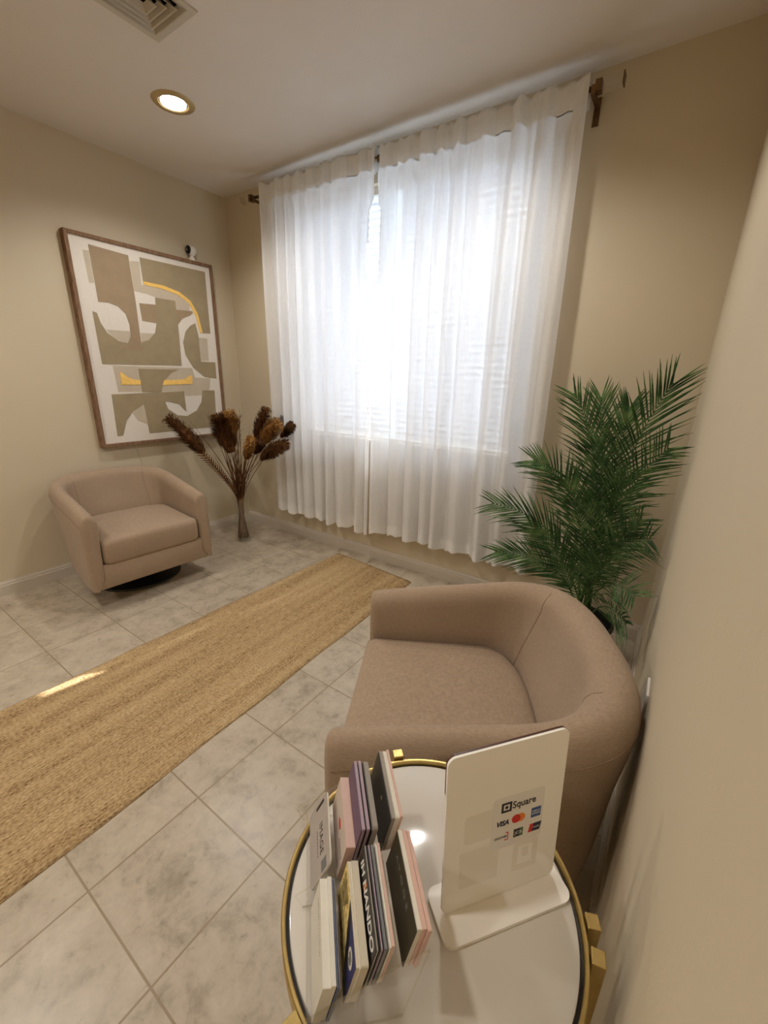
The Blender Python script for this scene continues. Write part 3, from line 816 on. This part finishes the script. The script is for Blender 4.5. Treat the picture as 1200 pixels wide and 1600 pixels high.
def cards(x0, tier, dy, th, mat, label, dz=0, length=.089, lean=LEAN, cham=0, round_=.0, hgt=.051, edge=None):
    """a bundle of cards; dy: how far its front face sits behind the tier's front edge"""
    y, z = tiers[tier]
    o = empty('business_cards', (0, 0, 0)); 
    tag(o, label, 'business cards', 'business cards in the acrylic holder')
    loc = Vector((x0, y+dy, z+dz)); rz = Matrix.Rotation(HA, 4, 'Z')
    o.matrix_world = Matrix.Translation((TC.x, TC.y, TZ)) @ rz @ Matrix.Translation(loc) @ Matrix.Rotation(lean, 4, 'X').inverted()
    # in the bundle's frame: x along, y into the pocket, z up, origin at the front-top edge
    bm = bmesh.new(); m = Matrix(((1, 0, 0, 0), (0, 0, 1, 0), (0, 1, 0, 0), (0, 0, 0, 1)))
    P = rrect(0, -hgt, length, 0, max(round_, .0008), 5 if round_ else 2)
    prism(bm, P, 0, th, 0, m, 1 if edge else None); bmesh.ops.recalc_face_normals(bm, faces=bm.faces)
    from_bm('card_block', bm, [mat, edge or mat], o)
    return o
def cprint(o, name, me_or_poly, mat, x=0, z=0, rot=0):
    """flat print on a bundle's front face (faces local -Y)"""
    m = Matrix.Translation((x, -.0001, z)) @ Matrix.Rotation(PI/2, 4, 'X')
    if isinstance(me_or_poly, list):
        bm = bmesh.new()
        for P in me_or_poly: prism(bm, P, -.0001, .00012)
        q = from_bm(name, bm, mat, o)
    else: q = link(name, me_or_poly, mat, o)
    q.matrix_local = m
    return q
NX0, FX0 = .003, -.0995     # near and far column
# near column, front tier
a = cards(NX0, 0, 0, .0078, M['white'], 'thick white business cards with dark script, front pocket nearest the table edge', round_=.001)
rs_ = random.Random(4); sq = []                         # an illegible line of handwriting
for i in range(26):
    x = .012+.0019*i; h = rs_.choice((.0008, .0012, .0022, .003)); sq.append([(x, -.0112), (x+.0007, -.0112), (x+.0016, -.0112+h), (x+.0009, -.0112+h)])
cprint(a, 'script', sq, M['grey_ink'])
cards(NX0, 0, .0081, .0046, M['white'], 'thinner white business cards right behind the script cards', dz=.001)
cards(NX0+.0005, 0, .0133, .0012, M['blue_edge'], 'blue edged card behind the white cards', dz=-.002)
cards(NX0+.0005, 0, .0150, .0012, M['slate'], 'thin grey card behind the blue edged card', dz=-.003)
# near column, second tier
b = cards(NX0, 1, 0, .0026, M['card_map'], 'mustard and navy business cards with an oval emblem', round_=.001, edge=M['cream'])
cprint(b, 'navy_field', [[(.046, 0), (.0888, 0), (.0888, -.048), (.079, -.040)]], M['navy'])
cprint(b, 'dark_stripe', [[(.036, 0), (.047, 0), (.081, -.042), (.0888, -.0485), (.0888, -.0508), (.074, -.0508)]], M['blackc']).location.y -= .0002
q = cprint(b, 'emblem', [[(.074+.008*math.cos(t*PI/12), -.016+.0075*math.sin(t*PI/12)) for t in range(24)]], M['white']); q.location.y -= .0004
q = cprint(b, 'emblem_mark', [rrect(.070, -.014, .078, -.012, .0008), rrect(.069, -.0175, .079, -.0155, .0008), rrect(.071, -.021, .077, -.019, .0008)], M['olive']); q.location.y -= .0006
q = cprint(b, 'text_lines', [rrect(.006, -.010-.0045*i, .034-.002*i, -.0085-.0045*i, .0004) for i in range(5)], M['olive']); q.location.y -= .0002
cards(NX0+.001, 1, .0030, .0010, M['white'], 'thin white card behind the mustard cards', dz=.001)
cards(NX0+.002, 1, .0044, .0072, M['cream'], 'thick cream business cards between the mustard and the black cards', dz=.004, round_=.002)
# near column, third tier
c = cards(NX0, 2, 0, .0014, M['blackc'], 'black business card with bold white italic lettering', dz=-.002)
me = text_mesh('IH NANDO', .0155, .0001, .3, .0004, 1, .078); cprint(c, 'lettering', me, M['white_ink'], .045, -.010)
me = text_mesh('5', .0155, .0001, .3, .0004, 1, .0075); cprint(c, 'number', me, M['orange'], .0315, -.010)
cards(NX0+.0008, 2, .0016, .0010, M['grey'], 'thin grey cards behind the bold lettered black card')
cards(NX0+.0012, 2, .0036, .0012, M['blackc'], 'plain black card behind the thin grey cards', dz=.001)
cards(NX0+.0016, 2, .0052, .0012, M['lilac'], 'thin lilac card behind the plain black card', dz=.0015)
cards(NX0+.002, 2, .0080, .0026, M['slate'], 'slate grey cards in the middle of the third pocket', dz=.002)
cards(NX0+.002, 2, .0126, .0016, M['white'], 'thin white cards in front of the pink edged cards', dz=.003)
cards(NX0+.0015, 2, .0145, .0030, M['blush'], 'blush pink cards at the rear of the third pocket', dz=.003, edge=M['pink'])
# near column, rear tier
d = cards(NX0-.002, 3, 0, .0006, M['olive'], 'dark olive business card with faint thin lettering', dz=-.002)
cprint(d, 'lettering', text_mesh('A Y O O E', .0075, .0001, 0, 0, 1, .05), M['grey_ink'], .040, -.014)
cards(NX0-.002, 3, .0010, .0042, M['white'], 'white edged cards behind the dark olive card', dz=0)
cards(NX0-.001, 3, .0056, .0040, M['pink'], 'pink business cards right behind the white edged cards', dz=.001)
cards(NX0+.001, 3, .0100, .0038, M['pink'], 'pink business cards at the very back, beside the lamp reflection', dz=.001)
# far column, front tier
e = cards(FX0, 0, .012, .0022, M['silver'], 'silver grey card with rounded corners and dark capital lettering', lean=math.radians(28), round_=.006, edge=M['white'])
cprint(e, 'lettering', text_mesh('IMAGE', .0125, .0001, 0, 0, 1.1, .036), M['ink'], .048, -.020)
cprint(e, 'small_print', [rrect(.034+.004*i, -.0312, .0366+.004*i, -.0292, .0002) for i in range(8)], M['grey_ink'])
cprint(e, 'slot', [rrect(.004, -.031, .0085, -.009, .002)], M['ink'])
cprint(e, 'code_patch', [rrect(.074, -.022, .086, -.009, .0005)], M['slate'])
# far column, second tier
f = cards(FX0, 1, 0, .0110, M['blush'], 'thick pale pink box of cards with a small red oval', round_=.001, edge=M['pink'])
cprint(f, 'red_oval', [[(.047+.007*math.cos(t*PI/12), -.020+.004*math.sin(t*PI/12)) for t in range(24)]], M['red'])
cprint(f, 'small_print', [rrect(.060+.004*i, -.029, .0626+.004*i, -.0255, .0003) for i in range(6)], M['grey_ink'])
# far column, third tier
cards(FX0, 2, -.001, .0016, M['purple'], 'dark purple card behind the pale pink box', dz=.002)
cards(FX0, 2, .0008, .0034, M['lilac'], 'lilac cards behind the dark purple card', dz=.004)
cards(FX0+.0005, 2, .0052, .0008, M['blackc'], 'thin black card splitting the lilac cards', dz=.001)
cards(FX0+.0005, 2, .0062, .0034, M['lilac'], 'second lilac bundle, behind the thin black card', dz=.004)
cards(FX0+.001, 2, .0112, .0012, M['blackc'], 'black card in front of the rounded grey cards', dz=0)
cards(FX0+.001, 2, .0128, .0062, M['grey'], 'grey cards with rounded corners, far middle pocket', dz=.004, round_=.004)
# far column, rear tier
g = cards(FX0+.004, 3, -.006, .0012, M['blackc'], 'glossy black card leaning at the far rear pocket', dz=.006)
cprint(g, 'emblem', [rrect(.048, -.018, .053, -.014, .001)], M['gold'])
cards(FX0+.004, 3, -.0045, .0040, M['grey'], 'grey edged cards behind the glossy black card', dz=.008)
cards(FX0+.005, 3, 0, .0046, M['white'], 'white edged cards, far rear pocket', dz=.009, round_=.002)
cards(FX0+.005, 3, .0050, .0028, M['pink'], 'thin pink cards at the far rear corner of the holder', dz=.010)

# ------------------------------------------------------------------ palm
palm = empty('potted_palm', (2.80, -.36, 0)); tag(palm, 'green artificial palm in a dark pot in the corner behind the armchair', 'palm')
bm = bmesh.new(); lathe(bm, [(.095, 0), (.098, .004), (.125, .20), (.130, .205), (.130, .225), (.118, .225), (.114, .19)], 48); autosmooth(from_bm('pot', bm, M['planter'], palm), 40)
bm = bmesh.new(); lathe(bm, [(.113, .18), (.113, .196), (.06, .204), (.003, .207)], 32); from_bm('soil', bm, M['soil'], palm, True)
def frond(base, ctrl, tip, leaf, start=.28, n=30, seed=0, face=(0, -1, .25), wid=.0072):
    rnd = random.Random(seed)
    off = Vector(palm.location)
    cv = bez(base, ctrl, tip, 60)
    cv = bez(base, ctrl, tip, 64)[:60]
    bm = bmesh.new()
    tube(bm, [p-off for p in cv[::3]+[cv[-1]]], [max(.0011, .0055*(1-i/20)) for i in range(len(cv[::3])+1)], 5, 1)
    fn = Vector(face).normalized()
    for k in range(n):
        t = start + (1-start)*(k+.3)/n
        i = min(58, int(t*59)); p = cv[i].lerp(cv[i+1], t*59-i); tg = (cv[min(59, i+1)]-cv[max(0, i-1)]).normalized()
        side = tg.cross(fn).normalized(); nrm = side.cross(tg).normalized()
        u = (t-start)/(1-start)
        L = leaf*(.45+.9*math.sin(PI*(.12+.80*u))**.8)*.78*rnd.uniform(.9, 1.1)
        ang = math.radians(50-28*u+rnd.uniform(-5, 5))
        for sgn in (1, -1):
            d = (tg*math.cos(ang) + side*sgn*math.sin(ang) + nrm*rnd.uniform(.05, .3)).normalized()
            droop = Vector((0, 0, -1))*rnd.uniform(.06, .16)*L
            wv = d.cross(nrm).normalized()
            pts = [p + d*L*s + droop*s*s for s in (0, .3, .65, 1)]
            ws = [wid*.35, wid*.5, wid*.38, .0004]
            for q in pts:                              # keep clear of the two walls
                q.x = min(q.x, W-.006); q.y = min(q.y, -.008)
            L1 = [bm.verts.new(q - off + wv*w - nrm*w*.35) for q, w in zip(pts, ws)]
            L2 = [bm.verts.new(q - off + nrm*.0002) for q in pts]
            L3 = [bm.verts.new(q - off - wv*w - nrm*w*.35) for q, w in zip(pts, ws)]
            for a in range(3):
                bm.faces.new((L1[a], L1[a+1], L2[a+1], L2[a])); bm.faces.new((L2[a], L2[a+1], L3[a+1], L3[a]))
    return from_bm('frond', bm, [M['leaf'], M['stem_green']], palm)
B0 = (2.80, -.37, .20)
FR = [  # control, tip, leaf length, start
 ((2.80, -.36, 1.00), (2.962, -.34, 1.285), .20, .36),
 ((2.80, -.33, .98), (2.575, -.30, 1.230), .17, .36),
 ((2.78, -.33, .95), (2.690, -.24, 1.220), .17, .38),
 ((2.80, -.34, .95), (2.815, -.26, 1.180), .18, .38),
 ((2.82, -.42, .86), (2.995, -.64, 1.075), .17, .36),
 ((2.76, -.36, .88), (2.440, -.31, .905), .17, .34),
 ((2.74, -.38, .72), (2.265, -.36, .672), .17, .30),
 ((2.74, -.38, .55), (2.330, -.41, .440), .15, .28),
 ((2.84, -.56, .70), (3.000, -.78, .790), .17, .30),
 ((2.86, -.56, .60), (2.992, -.86, .600), .17, .28),
 ((2.86, -.54, .48), (2.985, -.84, .490), .16, .34),
 ((2.77, -.40, .66), (2.640, -.44, .900), .19, .26),
 ((2.82, -.42, .60), (2.870, -.46, .950), .19, .26),
 ((2.79, -.42, .55), (2.760, -.46, .860), .18, .22),
 ((2.75, -.40, .50), (2.500, -.45, .660), .16, .24),
 ((2.80, -.36, .70), (2.720, -.35, 1.080), .20, .28),
 ((2.83, -.44, .62), (2.960, -.56, .800), .15, .30),
]
rb = random.Random(5)
for i, (c, t, L, s) in enumerate(FR):
    b = (B0[0]+rb.uniform(-.03, .03), B0[1]+rb.uniform(-.03, .03), B0[2])
    frond(b, c, t, L, s, 30, i, (rb.uniform(-.3, .3), -1, rb.uniform(.1, .5)))

# ------------------------------------------------------------------ dried arrangement
VX, VY = .356, -.345
vase = empty('glass_vase', (VX, VY, 0)); tag(vase, 'slim clear glass vase on the floor in the corner, full of dried stalks', 'vase')
bm = bmesh.new()
lathe(bm, [(.060, .001), (.062, .012), (.056, .10), (.052, .20), (.056, .34), (.0535, .34), (.0495, .20), (.0535, .10), (.058, .02), (.003, .015)], 48)
autosmooth(from_bm('glass_body', bm, M['glass'], vase), 40)
def stem_pts(tip, k):
    """from the vase floor through its neck to the tip"""
    a = k*2.399; r = .040
    p0 = Vector((VX+r*math.cos(a), VY+r*math.sin(a), .025)); n = Vector((VX+.024*math.cos(a+2.0), VY+.024*math.sin(a+2.0), .34))
    d = Vector(tip)-n
    hd = Vector((d.x, d.y, 0)); hl = max(hd.length, 1e-4)
    n2 = n + hd/hl*min(.05, hl*.3) + Vector((0, 0, d.z*.35))
    low = [p0.lerp(n, i/4) for i in range(4)]
    return low + bez(n, n2, tip, 10)
def plume(tip, bend, k, mat, L, Rr, label, name='dried_plume', n=520):
    rnd = random.Random(k*13+1); Rr *= 1.15; n = int(n*1.25)
    o = empty(name, (VX, VY, .02)); tag(o, label, 'dried plume', 'dried plumes in the glass vase'); off = Vector(o.location)
    sp_ = stem_pts(tip, k)
    bm = bmesh.new(); tube(bm, [p-off for p in sp_], .0024, 5); from_bm('stem', bm, M['stalk'], o, True)
    tip = Vector(tip); d0 = (sp_[-1]-sp_[-3]).normalized()
    cv = bez(tip - d0*L*.15, tip + d0*L*.45, tip + d0*L*.6 + Vector(bend), 24)
    bm = bmesh.new()
    # soft core
    tube(bm, [p-off for p in cv], [Rr*.55*math.sin(PI*(.12+.80*i/23))**.6 for i in range(24)], 10)
    for j in range(n):
        u = rnd.random(); i = int(u*22.99); p = cv[i].lerp(cv[i+1], u*23-i); tg = (cv[i+1]-cv[i]).normalized()
        a = rnd.uniform(0, 2*PI); ax = Vector((1, 0, 0)) if abs(tg.x) < .8 else Vector((0, 1, 0))
        s1 = tg.cross(ax).normalized(); s2 = tg.cross(s1); rad = s1*math.cos(a)+s2*math.sin(a)
        rr = Rr*(.55+.45*math.sin(PI*(.1+.8*u)))*rnd.uniform(.75, 1.08)
        l = Rr*1.5
        q = [p + rad*rr*.25, p + rad*rr*.85 + tg*l*.35 + Vector((0, 0, -.004)), p + rad*rr + tg*l*.72*(1-u*.5) + Vector((0, 0, -.016))]
        w = s1*math.sin(a)*-1 + s2*math.cos(a)
        for (x, y, wa, wb) in ((q[0], q[1], .0012, .0028), (q[1], q[2], .0028, .0006)):
            bm.faces.new([bm.verts.new(v-off) for v in (x-w*wa, x+w*wa, y+w*wb, y-w*wb)])
    from_bm('plume_head', bm, M[mat], o)
    return o
plume((.268, -.575, .735), (-.07, -.06, .085), 1, 'plume_dark', .24, .060, 'dark brown plume reaching furthest left, in front of the painting')
plume((.345, -.390, .73), (-.01, -.02, .06), 2, 'plume_dark', .24, .085, 'big fluffy dark brown plume in the middle of the dried bunch', n=900)
plume((.375, -.370, .84), (.0, -.02, .05), 3, 'plume_gold', .13, .060, 'golden brown plume topping the big dark plume')
plume((.535, -.290, .83), (.03, .01, .06), 4, 'plume_dark', .20, .048, 'upright dark brown plume, tallest on the right of the bunch')
plume((.610, -.300, .79), (.05, .02, .04), 5, 'plume_gold', .18, .062, 'golden brown plume beside the curtain edge')
plume((.680, -.360, .700), (.13, -.02, .03), 6, 'plume_dark', .23, .046, 'dark brown plume drooping furthest right across the curtain')
plume((.590, -.430, .70), (.02, 0, .05), 7, 'plume_gold', .17, .036, 'small pale golden plume in front, right of the middle')
plume((.560, -.330, .72), (.02, -.01, .02), 8, 'plume_dark', .14, .042, 'short dark plume low in the right half of the bunch')
plume((.625, -.165, .88), (.01, .0, .035), 9, 'plume_grey', .08, .030, 'small grey round plume half hidden at the curtain edge', n=200)
plume((.690, -.190, .83), (.03, .0, .03), 10, 'plume_dark', .12, .036, 'dark plume tip tucked behind the golden one at the curtain')
# palmate dried leaf with saw-like leaflets on the left
lf = empty('dried_leaf', (VX, VY, .02)); tag(lf, 'dark brown dried leaf with saw-like leaflets leaning left', 'dried leaf'); off = Vector(lf.location)
spn = stem_pts((.285, -.575, .70), 12); bm = bmesh.new(); tube(bm, [p-off for p in spn], .003, 5); from_bm('stem', bm, M['stalk'], lf, True)
bm = bmesh.new(); up = spn[5:]
for i in range(22):
    u = .05+.95*i/21; j = min(len(up)-2, int(u*(len(up)-1))); p = up[j].lerp(up[j+1], u*(len(up)-1)-j); tg = (up[j+1]-up[j]).normalized()
    for sgn in (1, -1):
        sd = tg.cross(Vector((.75, -.65, .1))).normalized()*sgn; d = (tg*.75+sd*.7).normalized(); L = .055*(.5+.5*u)
        w = tg*.007
        a = [p-w, p+w, p+d*L*.6+w*.9, p+d*L, p+d*L*.55-w*.6]
        bm.faces.new([bm.verts.new(v-off) for v in a])
from_bm('leaflets', bm, M['plume_dark'], lf)
# thin reed stalks
rs = random.Random(21)
def reed(tip, k, label='thin brown dried stalk fanning up out of the glass vase', fine=False):
    pts = stem_pts(tip, k); bm = bmesh.new(); off = Vector((VX, VY, .02))
    tube(bm, [p-off for p in pts], [.0028]*(len(pts)-5)+[.0024, .002, .0016, .0012, .0006], 5)
    if fine:
        tp = pts[-1]; pv = pts[-4]
        for j in range(14):
            u = rs.random(); b = pv.lerp(tp, u); e = b + Vector((rs.uniform(-.03, .03), rs.uniform(-.02, .02), rs.uniform(.01, .045)))
            tube(bm, [b-off, e-off], [.0007, .0009], 4)
    o = from_bm('dried_stalk', bm, M['stalk'], None, True, off)
    tag(o, label, 'dried stalk', 'thin dried stalks in the glass vase')
for i in range(46):
    a = rs.uniform(-1, 1)
    tip = (VX + .16*a + .07 + rs.uniform(-.03, .03), -.38 + rs.uniform(-.10, .09), rs.uniform(.62, .96) - .12*abs(a))
    reed(tip, 20+i)
for i, tip in enumerate(((.20, -.455, .97), (.24, -.42, .93), (.42, -.33, .99), (.45, -.36, .965), (.15, -.555, .915))):
    reed(tip, 80+i, fine=i < 4, label='feathery topped dried stalk standing tallest in the glass vase' if i < 4 else 'bare dried stalk leaning left across the painting corner')

# ------------------------------------------------------------------ light
def spot(x, y, e, ang=150, col=(1.0, .965, .92), r=.05, blend=.7):
    d = bpy.data.lights.new('downlight', 'SPOT'); d.energy = e; d.color = col; d.spot_size = math.radians(ang); d.spot_blend = blend; d.shadow_soft_size = r
    o = bpy.data.objects.new('downlight', d); COL.objects.link(o); o.location = (x, y, H-.075); return o
LE = 31
for x, y, k in ((.752, -.81, 1), (2.21, -.79, 1), (.752, -2.3, 1.15), (2.21, -2.3, .9), (.752, -3.8, 1.2), (2.21, -3.8, 1.2)):
    spot(x, y, LE*k)
sun = bpy.data.lights.new('sun', 'SUN'); sun.energy = 13; sun.angle = math.radians(.5); sun.color = (1, .97, .94)
so = bpy.data.objects.new('sun', sun); COL.objects.link(so)
dirv = Vector((-.31, -1.72, -1.72*1.107)); so.rotation_euler = dirv.to_track_quat('-Z', 'Y').to_euler(); so.location = (2, 4, 5)
wd = bpy.data.worlds.new('sky'); C.world = wd; wd.use_nodes = True
bg = wd.node_tree.nodes['Background']; bg.inputs[0].default_value = (.70, .84, 1.0, 1); bg.inputs[1].default_value = 4.8

# ------------------------------------------------------------------ camera
cd = bpy.data.cameras.new('camera'); co = bpy.data.objects.new('camera', cd); COL.objects.link(co)
cd.sensor_fit = 'HORIZONTAL'; cd.sensor_width = 36; cd.lens = 645.69/1200*36; cd.clip_start = .01; cd.clip_end = 60
r = Vector((0.82380135494753, 0.5663636051309676, 0.02415769793806944)); u = Vector((-0.19376946104343679, 0.24128614336393467, 0.9509124002701272)); f = Vector((-0.5327332574127034, 0.7880439478884488, -0.3085158223541188))
m = Matrix((r, u, -f)).transposed().to_4x4(); m.translation = (2.9657, -2.2380, 1.2377)
co.matrix_world = m
C.camera = co
C.view_settings.view_transform = 'Standard'; C.view_settings.look = 'None'; C.view_settings.gamma = 1; C.view_settings.exposure = 0.0
C.view_settings.use_curve_mapping = False
C.cycles.use_denoising = True
C.cycles.max_bounces = 10; C.cycles.diffuse_bounces = 5; C.cycles.transparent_max_bounces = 24; C.cycles.transmission_bounces = 6
C.cycles.caustics_reflective = False; C.cycles.caustics_refractive = False; C.cycles.sample_clamp_indirect = 6
